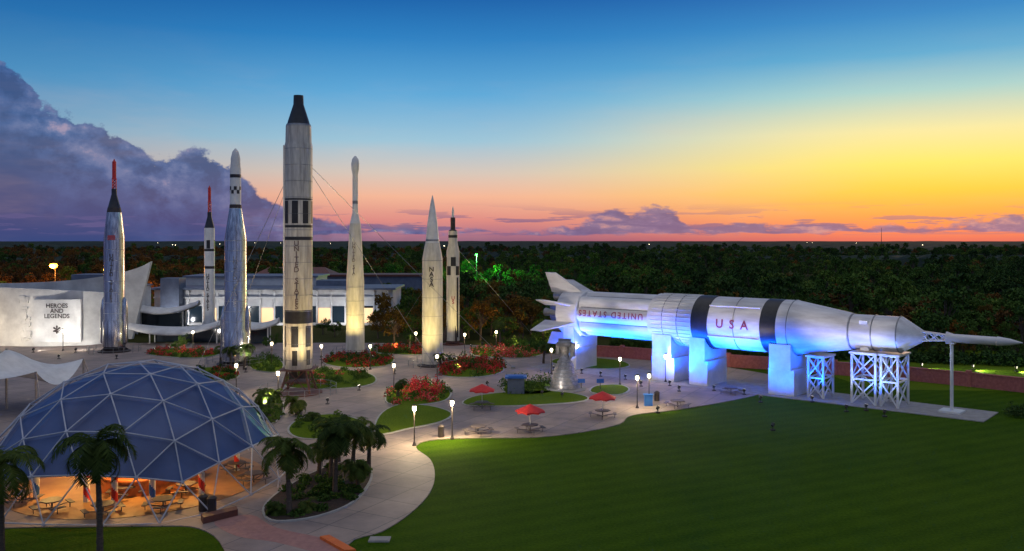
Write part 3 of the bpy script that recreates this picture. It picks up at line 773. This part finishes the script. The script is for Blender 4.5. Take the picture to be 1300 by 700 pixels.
for i in range(4):
    t=math.pi/4+i*math.pi/2; t2=t+math.pi/2
    for k in range(3):
        f0,f1=k/3,(k+1)/3; r0=w0+(w1-w0)*f0; r1=w0+(w1-w0)*f1; s0=49.6+2.7*f0; s1=49.6+2.7*f1
        b.tube((s0,r0*math.cos(t),AZ+r0*math.sin(t)),(s1,r1*math.cos(t),AZ+r1*math.sin(t)),.08)
        b.tube((s0,r0*math.cos(t),AZ+r0*math.sin(t)),(s1,r1*math.cos(t2),AZ+r1*math.sin(t2)),.06)
        b.tube((s0,r0*math.cos(t2),AZ+r0*math.sin(t2)),(s1,r1*math.cos(t),AZ+r1*math.sin(t)),.06)
b.obj('escape_tower',[M['white']],p)
lathe('escape_motor',[(.68,52.2),(.46,52.9),(.44,57.0),(.5,57.1),(.34,58.3),(.04,59.4)],M['sat'],p,20,c=(0,0,AZ),axis='X')
def smap(s0,ang0,flip,Rr):
    def mp(x,y):
        if flip: x,y=-x,-y
        t=math.radians(ang0)+y/Rr
        return (s0+x,-(Rr+.1)*math.cos(t),AZ+(Rr+.1)*math.sin(t))
    return mp
textmesh('lettering','UNITED STATES',1.15,M['redtxt'],smap(10.4,6,True,3.15),p,spacing=1.35)
textmesh('lettering','U S A',1.5,M['redtxt'],smap(28.6,2,False,3.3),p,spacing=1.25)
b=MB()
def pier(s,ls,wy,r):
    b.box((s,0,1.6),(ls,wy,3.2)); 
    n=10; 
    for sg in(-1,1):
        vs=[];
        for i in range(n+1):
            t=-math.pi/2+sg*i/n*1.0
            zz=AZ+(r+.12)*math.sin(t)
            yy=sg*abs(math.cos(t))*(r+.12)
            vs+= [(s-ls*.42,yy,3.15),(s+ls*.42,yy,3.15),(s-ls*.42,yy,zz),(s+ls*.42,yy,zz)]
        for i in range(n):
            k=4*i; b.add([vs[k],vs[k+1],vs[k+2],vs[k+3],vs[k+4],vs[k+5],vs[k+6],vs[k+7]],[(0,4,6,2),(1,3,7,5),(2,6,7,3)])
        k=4*n; b.add(vs[k:k+4],[(0,1,3,2)])
pier(18.4,3.4,5.2,3.35); pier(23.6,2.6,5.2,3.35); pier(34.6,3.2,5.,3.3); pier(3.,2.2,5.,3.3)
b.obj('cradles',[M['white']],p)
b=MB()
def truss(s,ls,wy,zt,r=.12):
    cs=[(s-ls/2,-wy/2),(s+ls/2,-wy/2),(s+ls/2,wy/2),(s-ls/2,wy/2)]
    for i in range(4):
        a,c=cs[i],cs[(i+1)%4]
        b.tube((*a,0),(*a,zt),r*1.2)
        for k in range(2):
            z0,z1=zt*k/2+.1,zt*(k+1)/2
            b.tube((*a,z0),(*c,z1),r*.7); b.tube((*c,z0),(*a,z1),r*.7); b.tube((*a,z1),(*c,z1),r)
    b.box((s,0,zt+.1),(ls+.5,wy+.5,.2))
truss(38.4,1.8,3,AZ-2.9-.3); truss(44.,2.6,3.6,AZ-2.3); truss(46.8,1.8,3.6,AZ-2.3)
b.tube((52.7,0,0),(52.7,0,AZ-.45),.18); b.box((52.7,0,.15),(2.2,2.2,.3)); b.box((52.7,0,AZ-.52),(.7,.7,.16))
b.obj('steel_supports',[M['white']],p)
def wl(s,y): 
    v=Matrix.Rotation(rot,3,'Z')@Vector((s,y,0)); return (v.x+7.7,v.y+128)
for s,yy,pw in((6.5,-4.4,9000),(10,-4.8,11000),(14,-4.8,11000),(21,-5.2,9000),(27,-4.8,11000),(31,-4.8,9000),(18.5,-8.,7000),(24,-8.,7000),(34.6,-8,6500),(39,-4,5000),(2,-5.,5000),(45.4,-5.,3500)):
    q=wl(s,yy); t=wl(s,-1.4); flood(q,(t[0],t[1],AZ-1.2),pw,BLUE,105)
for s in(4,16,29,42): 
    q=wl(s,-21); t=wl(s,0); flood(q,(t[0],t[1],AZ+4.0),8000,(1,.88,.8),36)
for s in (44,48): 
    q=wl(s,-7); t=wl(s,0); flood(q,(t[0],t[1],AZ-1),1300,(.6,.72,1),80)
prism('rocket_pad',[wl(-3,-4.6),wl(56.5,-3.2),wl(56.5,3.2),wl(-3,4.6)],0,.1,M['concrete'])
# ================= big engine on display
x,y=G(717,495); p=empty('display_rocket_engine',(x,y,0))
b=MB(); b.lathe([(1.85,.3),(1.83,.5),(1.62,1.4),(1.3,2.4),(.9,3.4),(.55,4.1),(.45,4.4),(.52,4.7),(.62,5.0),(.62,5.4)],36)
o=b.obj('bell_nozzle',[M['stainless']],p); autosmooth(o,35)
b=MB()
for z,r in((.35,1.87),(.8,1.8),(1.25,1.68),(1.7,1.55),(2.15,1.4),(2.6,1.24),(3.05,1.07),(3.5,.88)): b.lathe([(r-.02,z-.06),(r+.07,z-.04),(r+.07,z+.04),(r-.02,z+.06)],36,caps=False)
for i in range(18):
    t=i*math.pi/9; b.tube((1.86*math.cos(t),1.86*math.sin(t),.4),(.92*math.cos(t),.92*math.sin(t),3.4),.035,None,4)
b.obj('hoops',[M['gray']],p)
b=MB(); b.lathe([(.9,5.4),(1.0,5.5),(1.0,5.9),(.5,6.1)],20); b.tube((.9,-.3,4.2),(.9,-.3,5.8),.42,None,14); b.tube((-.8,.3,4.4),(-.8,.3,5.7),.3,None,12)
b.tube((.9,-.3,4.3),(.3,-.2,3.6),.2); b.tube((-.8,.3,4.5),(.0,0,4.3),.16); b.tube((-1,0,5.6),(1,.2,5.6),.22); b.box((0,0,6.2),(1.6,.25,.25)); b.obj('turbopump',[M['gray']],p)
b=MB(); b.lathe([(2.6,0),(2.6,.2),(2.4,.3)],32)
for i in range(6):
    t=i*math.pi/3; b.box((1.9*math.cos(t),1.9*math.sin(t),.32),(.3,.3,.2),t)
b.obj('plinth',[M['concrete']],p)
flood((x-3,y-5),(x,y,3),600,WHT,70)
for u,v in((724,492),(748,492)):
    x,y=G(u+14,v+4); p=empty('info_sign',(x,y,0)); b=MB(); b.box((0,0,.55),(.06,.06,1.1)); b.obj('post',[M['dark']],p)
    b=MB(); b.box((0,-.03,1.2),(.9,.05,.5)); b.obj('panel',[M['blue']],p)
# ================= geodesic dome
dx,dy=-28.6,66.6; p=empty('geodesic_dome',(dx,dy,0)); Rd=11.5; cz=-2.2
bm=bmesh.new(); bmesh.ops.create_icosphere(bm,subdivisions=3,radius=1.)
rm=Matrix.Rotation(.35,3,'Z')@Matrix.Rotation(.06,3,'X')
for v in bm.verts: v.co=rm@v.co
b=MB()
for e in bm.edges:
    a=e.verts[0].co*Rd+Vector((0,0,cz)); c=e.verts[1].co*Rd+Vector((0,0,cz))
    if a.z<0 and c.z<0: continue
    if a.z>c.z: a,c=c,a
    if a.z<0: a=a.lerp(c,-a.z/(c.z-a.z))
    if a.z<.01 and c.z<.5: continue
    b.tube(a,c,.05,None,6)
for v in bm.verts:
    q=v.co*Rd+Vector((0,0,cz))
    if q.z>.3:
        d=v.co.normalized(); b.tube(q-d*.05,q+d*.07,.13,.1,8)
b.obj('tube_frame',[M['framegray']],p)
vs=[];fs=[];ml={}
Rf=Rd-.3
for f_ in bm.faces:
    cs=[v.co*Rf+Vector((0,0,cz)) for v in f_.verts]
    if min(c.z for c in cs)>2.2:
        n=len(vs); cen=sum(cs,Vector())/3; nrm=cen-Vector((0,0,cz)); nrm.normalize()
        K=4; idx={}
        for i in range(K+1):
            for j in range(K+1-i):
                k=K-i-j; q=(cs[0]*i+cs[1]*j+cs[2]*k)/K; sag=27*i*j*k/K**3
                idx[(i,j)]=len(vs); vs.append(q-nrm*(.12*sag)) 
        for i in range(K):
            for j in range(K-i):
                fs.append((idx[(i,j)],idx[(i+1,j)],idx[(i,j+1)]))
                if i+j<K-1: fs.append((idx[(i+1,j)],idx[(i+1,j+1)],idx[(i,j+1)]))
mobj('fabric_shell',vs,fs,M['fabric'],p,True)
bm.free()
M['floor']=pm('orange_glow_floor',(.42,.22,.08),(.32,.15,.06),.8,.6)  # orange base colour carries the warm glow of the lamps overhead
prism('patio_floor',[(dx+9.2*math.cos(t*math.pi/20),dy+9.2*math.sin(t*math.pi/20)) for t in range(40)],.075,.1,M['floor'])
kp=empty('round_snack_bar',(dx+1,dy-.5,.1))
b=MB(); b.lathe([(3.6,0),(3.6,1.),(3.85,1.05),(3.85,1.15),(3.0,1.15),(3.0,0)],32,caps=False); b.obj('counter',[M['orange']],kp)
b=MB(); b.lathe([(2.1,0),(2.1,2.3),(2.6,2.4),(2.6,2.6),(.3,2.9)],24); b.obj('kiosk_core',[M['blue']],kp)
def barber(x,y,c1):
    q=empty('striped_column',(x,y,.1)); b=MB(); n=24
    for k in range(n):
        for i in range(12):
            t0,t1=i/12*6.283,(i+1)/12*6.283; z0,z1=k*3./n,(k+1)*3./n; r=.22
            b.add([(r*math.cos(t0),r*math.sin(t0),z0),(r*math.cos(t1),r*math.sin(t1),z0),(r*math.cos(t1),r*math.sin(t1),z1),(r*math.cos(t0),r*math.sin(t0),z1)],[(0,1,2,3)],1 if ((i+k)%12)<6 else 0)
    b.obj('column',[M['white'],M[c1]],q)
for i,(ax,ay,c) in enumerate([(-5.5,-4.5,'blue'),(-1.5,-5.3,'red'),(.8,-6,'red'),(3.2,-5.4,'blue'),(6,-3.5,'red'),(-7,2,'blue'),(6.5,3,'red')]): barber(dx+ax,dy+ay,c)
for ax,ay in((-5,-3.5),(1,-4.8),(5,-3),(0,4),(-6,3)):
    q=empty('pendant_lamp',(dx+ax,dy+ay,0)); b=MB(); b.tube((0,0,3.55),(0,0,4.6),.02); b.lathe([(.35,3.4),(.1,3.6)],12); b.obj('shade',[M['dark']],q)
    b=MB(); b.lathe([(.05,3.15),(.14,3.22),(.14,3.35),(.05,3.4)],10); b.obj('bulb',[M['lamp']],q,True)
    light('POINT',(0,0,2.95),560,(1,.55,.15),q,.12,name='glow')
# ================= tables / umbrellas
def table(x,y,umb=False,rz=0,s=1.):
    q=empty('picnic_table',(x,y,.07),rz); b=MB()
    b.lathe([(.72*s,.7),(.75*s,.72),(.75*s,.77),(.72*s,.78)],8)
    b.tube((0,0,0),(0,0,.7),.06)
    for i in range(4):
        t=i*math.pi/2; cx,cy=1.15*s*math.cos(t),1.15*s*math.sin(t)
        b.box((cx,cy,.45),(.34,1.0*s,.05),t); b.tube((0,0,.2),(cx,cy,.42),.035); b.tube((cx,cy,0),(cx,cy,.42),.03)
    b.obj('table_top_and_benches',[M['wood']],q)
    if umb:
        u_=empty('patio_umbrella',(x,y,.07),rz+.3); b=MB(); b.tube((0,0,.3),(0,0,2.75),.025); b.obj('pole',[M['white']],u_)
        b=MB(); n=8; vs=[(0,0,2.75)]
        for i in range(n*2):
            t=math.pi*i/n; r=1.45 if i%2==0 else 1.3; vs.append((r*math.cos(t),r*math.sin(t),2.08 if i%2==0 else 2.14))
        for i in range(n*2):
            t=math.pi*i/n; r=1.45 if i%2==0 else 1.3; vs.append((r*math.cos(t),r*math.sin(t),1.92 if i%2==0 else 2.0))
        fs=[(0,i+1,(i+1)%(2*n)+1) for i in range(2*n)]+[(i+1,2*n+i+1,2*n+(i+1)%(2*n)+1,(i+1)%(2*n)+1) for i in range(2*n)]
        b.add(vs,fs); b.obj('canopy',[M['umb']],u_)
for u,v,um in((612,520,True),(673,550,True),(765,531,True),(607,552,False),(860,518,False),(928,501,False),(886,482,False)):
    x,y=G(u,v); table(x,y,um,R()*1.5,1.1)
for u,v in((66,650),(131,655),(207,648),(322,614),(28,640),(236,628),(160,632),(300,600)):
    x,y=G(u,v); table(x,y,False,R()*1.5)
for u,v in((258,650),(269,652),(834,510),(560,556)):
    x,y=G(u,v); b=MB(); b.lathe([(.28,0),(.3,.1),(.3,.9),(.33,.92),(.33,1.0),(.12,1.15)],14); b.obj('trash_can',[M['dark']],None,False,(x,y,.07))
x,y=G(823,516); p=empty('blue_kiosk',(x,y,.07)); b=MB(); b.box((0,0,.6),(.9,.5,1.2)); b.box((0,0,1.25),(1.05,.65,.1)); b.obj('cabinet',[M['blue']],p)
x,y=G(655,501); p=empty('ticket_kiosk',(x,y,.2)); b=MB(); b.box((0,0,.9),(2.,1.4,1.8)); b.obj('walls',[M['roofblue']],p); b=MB(); b.box((0,0,1.95),(2.6,2.,.18)); b.box((0,0,2.08),(1.8,1.3,.1)); b.obj('roof',[M['blue']],p)
prism('planter_wall',[G(255,662),G(300,652),G(302,656),G(258,667)],.05,.5,M['rust'])
# ================= lamps
for u,v,pw in((526,567,1300),(574,558,1700),(809,519,700),(824,516,350),(353,512,380),(845,486,260),(555,486,380),(732,470,240),(630,448,420),(528,450,420),(700,476,260),(470,470,380),(408,470,340),(345,466,300),(245,448,320),(80,446,250),(900,470,220),(590,452,360),(500,500,420),(300,500,360),(787,490,280)):
    x,y=G(u,v); lamp_post(x,y,3.5,pw)
x,y=-122.3,232; p=empty('sodium_lamp_mast',(x,y,0)); b=MB(); b.tube((0,0,0),(0,0,11.6),.15,.1,8); b.box((0,-.3,12.4),(.6,1,.2)); b.tube((0,0,11.5),(0,0,12.4),.1); b.obj('mast',[M['dark']],p)
b=MB(); b.lathe([(.1,11.),(.75,11.3),(1.0,11.8),(.75,12.2),(.1,12.3)],14,c=(0,-.9,0)); b.obj('luminaire',[M['sodium']],p,True)
light('POINT',(0,1.2,11.9),38000,(1,.36,.05),p,.3,name='glow_back'); light('POINT',(0,-2.6,11.2),16000,(1,.4,.06),p,.3,name='glow_front')
p=empty('added_green_mast',(-12.3,300,0)); b=MB(); b.tube((0,0,0),(0,0,13.6),.15,.1,8); b.box((0,0,13.6),(1,.5,.3)); b.obj('mast',[M['dark']],p); light('POINT',(0,-1,12.5),26000,(.08,1,.15),p,.3,name='glow')  # mast added to carry the green light over the treetops
# ================= brick wall and far lawn lights
def wallrun(name,pts,h,t,mat,cap):
    p=empty(name); b=MB(); c=MB()
    for a,d in zip(pts[:-1],pts[1:]):
        a=Vector(a);d=Vector(d);m=(a+d)/2;l=(d-a).length;r=math.atan2(d.y-a.y,d.x-a.x)
        b.box((m.x,m.y,h/2),(l,t,h),r); c.box((m.x,m.y,h+.06),(l,t+.15,.12),r)
        c.box((a.x,a.y,h/2+.15),(t+.25,t+.25,h+.4),r)
    b.obj('wall_face',[M[mat]],p); c.obj('cap',[M[cap]],p)
wp=[G(735,452),G(790,455),G(850,460),G(925,466),G(1000,471),G(1060,476),G(1150,483),G(1230,491),G(1330,502)]
wallrun('brick_garden_wall',wp,1.7,.35,'brick','brick')
for u,v in((1235,470),(1170,468),(1290,472)):
    x,y=G(u,v); flood((x,y),(x+3,y-3,0.2),1700,(.8,1,.4),150)
# ================= buildings
p=empty('curved_white_pavilion')
def curvewall(name,pl_,zf,thick,mat,seg=40,lean=0):
    vs=[];fs=[]
    pts=[Vector(q) for q in pl_]
    for i in range(seg+1):
        t=i/seg*(len(pts)-1); k=min(int(t),len(pts)-2); ft=t-k
        a=pts[max(k-1,0)];b_=pts[k];c=pts[k+1];d=pts[min(k+2,len(pts)-1)]
        q=.5*((2*b_)+(c-a)*ft+(2*a-5*b_+4*c-d)*ft*ft+(3*b_-a-3*c+d)*ft**3)
        h=zf(i/seg); ln=lean*(i/seg)
        for (z,dy) in((0,0),(h,0),(h,thick),(0,thick)):
            vs.append((q[0]+ln*z/10,q[1]+dy-(z*.04),z))
    for i in range(seg):
        for k in range(4):
            fs.append((4*i+k,4*(i+1)+k,4*(i+1)+(k+1)%4,4*i+(k+1)%4))
    fs.append((3,2,1,0)); n=4*seg; fs.append((n,n+1,n+2,n+3))
    o=mobj(name,vs,fs,mat,p); autosmooth(o,40); return o
curvewall('sweeping_wall',[(-112,172),(-97,162),(-86,159.5),(-77,160.5),(-71.5,163)],lambda t:10.2+1.1*t+3.3*t**4,.8,M['bldg'],lean=2.6)
curvewall('front_drum',[(-98,156),(-91,152.5),(-84,151),(-78,151.5),(-73.5,154),(-72,158)],lambda t:10.4-1.6*t*t,.6,M['bldg'])
b=MB(); b.box((-92,172,4.6),(34,16,9.2)); b.obj('hall',[M['bldg']],p)
b=MB(); b.box((-92,172,9.35),(34.6,16.6,.3)); b.box((-84,176,10.6),(8,6,2.2)); b.obj('roof',[M['roofblue']],p)
b=MB(); b.box((-78.8,150.3,4.6),(8.2,.5,7.4)); b.obj('sign_panel',[M['bldg']],p)
textmesh('lettering','HEROES\nAND\nLEGENDS',1.05,M['dark'],lambda X_,Y_:(-78.8+X_,150.0,6.3+Y_),p,line=.85)
textmesh('emblem','*',3,M['dark'],lambda X_,Y_:(-78.8+X_,150.0,2.5+Y_),p)
random.seed(9); b=MB()
for i in range(130):
    t=U(0,1); xx=-94.5+11*t; yy=153.6-2.7*t; zz=U(1,8.6)
    b.box((xx,yy-zz*.04,zz),(U(.2,1.3),.6,U(.15,.8)),-.25)
b.obj('relief_frieze',[M['bldg']],p)
for xx,pw,c in((-96,2900,(1,.8,.52)),(-88,2900,(1,.84,.62)),(-79,2900,(1,.95,.88)),(-72,3300,(1,.95,.88))): flood((xx,143),(xx,158,6),pw,c,95)
p=empty('low_museum_building')
b=MB(); b.box((-52,196,3.9),(52,14,7.8)); b.box((-60,205,5),(30,12,10)); b.box((-73.5,188,5.2),(4,4,10.4),.0,1); b.obj('walls',[M['bldg'],M['roofblue']],p)
b=MB(); b.box((-52,195.8,8.),(53.5,16,.4)); b.box((-60,205,10.2),(31,13,.4)); b.box((-40,200,8.8),(9,6,1.2)); b.obj('roof',[M['roofblue']],p)
b=MB()
for i in range(16): 
    if i%4!=3: b.box((-75+i*3.1,188.95,2.4),(2.7,.12,3.6))
b.obj('windows',[M['glass']],p)
b=MB()
for i in (3,7,11,14): b.box((-75+i*3.1,188.95,2.2),(2.6,.13,3.2))
b.obj('lit_windows',[M['litglass']],p)
b=MB()
for i in range(17): b.box((-76.6+i*3.1,188.8,3.9),(.3,.4,7.2))
b.box((-52,188.7,6.1),(52,.5,.3)); b.obj('mullions',[M['white']],p)
for xx in(-72,-60,-48,-36): flood((xx,182),(xx,189,4),2100,(.95,.95,1),110)
p=empty('brown_roof_building'); b=MB(); b.box((-62,250,4.4),(20,10,8.8)); b.obj('walls',[M['bldg']],p); b=MB(); b.add([(-73,244,8.8),(-51,244,8.8),(-51,256,8.8),(-73,256,8.8),(-70,250,10.8),(-54,250,10.8)],[(0,1,5,4),(2,3,4,5),(1,2,5),(3,0,4),(3,2,1,0)]); b.obj('roof',[M['rust']],p)
p=empty('maintenance_building'); b=MB(); b.box((-38,240,4.4),(36,10,8.8)); b.obj('walls',[M['roofblue']],p); b=MB(); b.box((-38,240,9),(37,11,.5)); b.obj('roof',[M['rust']],p)
def canopyroof(name,cx,cy,w,d,z,rise,mat,tilt=0):
    p=empty(name,(cx,cy,0)); vs=[];fs=[];nx,ny=24,10
    for i in range(nx+1):
        for j in range(ny+1):
            X_=(i/nx-.5)*w; Y_=(j/ny-.5)*d*(1-.75*abs(2*i/nx-1)**1.4)
            vs.append((X_,Y_,z+rise*(abs(2*i/nx-1)**2)*(1 if i>nx/2 else .5)+tilt*X_-.9*(2*j/ny-1)**2))
    for i in range(nx):
        for j in range(ny): k=i*(ny+1)+j; fs.append((k,k+ny+1,k+ny+2,k+1))
    o=mobj('roof_shell',vs,fs,mat,p,True); sm=o.modifiers.new('t','SOLIDIFY'); sm.thickness=.25
    b=MB()
    for xx in(-w*.3,w*.3): b.tube((xx,-d*.1,0),(xx,-d*.1,z+tilt*xx-.3),.12); b.tube((xx,d*.15,0),(xx,d*.15,z+tilt*xx-.3),.12)
    b.obj('columns',[M['white']],p)
    b=MB(); b.box((0,d*.2,z*.4),(w*.6,.2,z*.75)); b.obj('glazing',[M['glass']],p)
x,y=G(235,436); canopyroof('winged_canopy',x,y,20,9,3.,2.2,M['bldg'],.04)
x,y=G(322,438); canopyroof('winged_canopy',x,y,9,6,4,1.4,M['bldg'],-.12)
x,y=G(205,424); canopyroof('winged_canopy',x,y,15,7,5.2,2.,M['bldg'],-.06)
x,y=G(255,442); flood((x-4,y-4),(x,y,4),1000,WHT,110)
x,y=G(232,446); flood((x-4,y-2),(x,y,4),1000,WHT,110)
x,y=G(8,520); p=empty('tensile_canopy',(x,y,0)); vs=[];fs=[];n=16
for i in range(n+1):
    for j in range(n+1):
        a=i/n*2-1;c=j/n*2-1
        vs.append((a*6,c*5,4.+2.6*(1-abs(a))**2.2*(1-abs(c))**.5 -1.2*(a*a)*(1-c*c)+.9*(a*a*c*c)))
for i in range(n):
    for j in range(n): k=i*(n+1)+j; fs.append((k,k+n+1,k+n+2,k+1))
mobj('membrane',vs,fs,M['white'],p,True)
b=MB(); b.tube((0,0,0),(0,0,6.7),.12)
for a in(-1,1):
    for c in(-1,1): b.tube((a*6,c*5,4.9),(a*7.2,c*6,0),.05); b.tube((a*6,c*5,0),(a*6,c*5,4.9),.1)
b.obj('masts',[M['gray']],p)
b=MB(); x=(1119-650)/1100*2200
for k in range(10): b.tube((0,0,k*5),(0,0,k*5+5),.9-.05*k,.85-.05*k,4)
b.obj('radio_mast',[M['dark']],None,False,(x,2200,0))
random.seed(4); p=empty('distant_road_lights'); b=MB(); c=MB()
for i in range(13):
    yy=U(1000,2600); xx=U(-.5,.55)*yy; b.tube((xx,yy,0),(xx,yy,11),.15); c.lathe([(.1,10.8),(.45,11),(.45,11.4),(.1,11.6)],6,c=(xx,yy,0))
b.obj('poles',[M['dark']],p); c.obj('heads',[M['lamp']],p)
# ================= camera
cam=bpy.data.cameras.new('camera'); co=bpy.data.objects.new('camera',cam); COL.objects.link(co); scene.camera=co
co.location=(0,0,HC); co.rotation_euler=(math.pi/2,0,0); cam.sensor_width=36; cam.lens=36*FP/1300; cam.shift_y=-45/1300; cam.clip_end=20000; cam.clip_start=.5
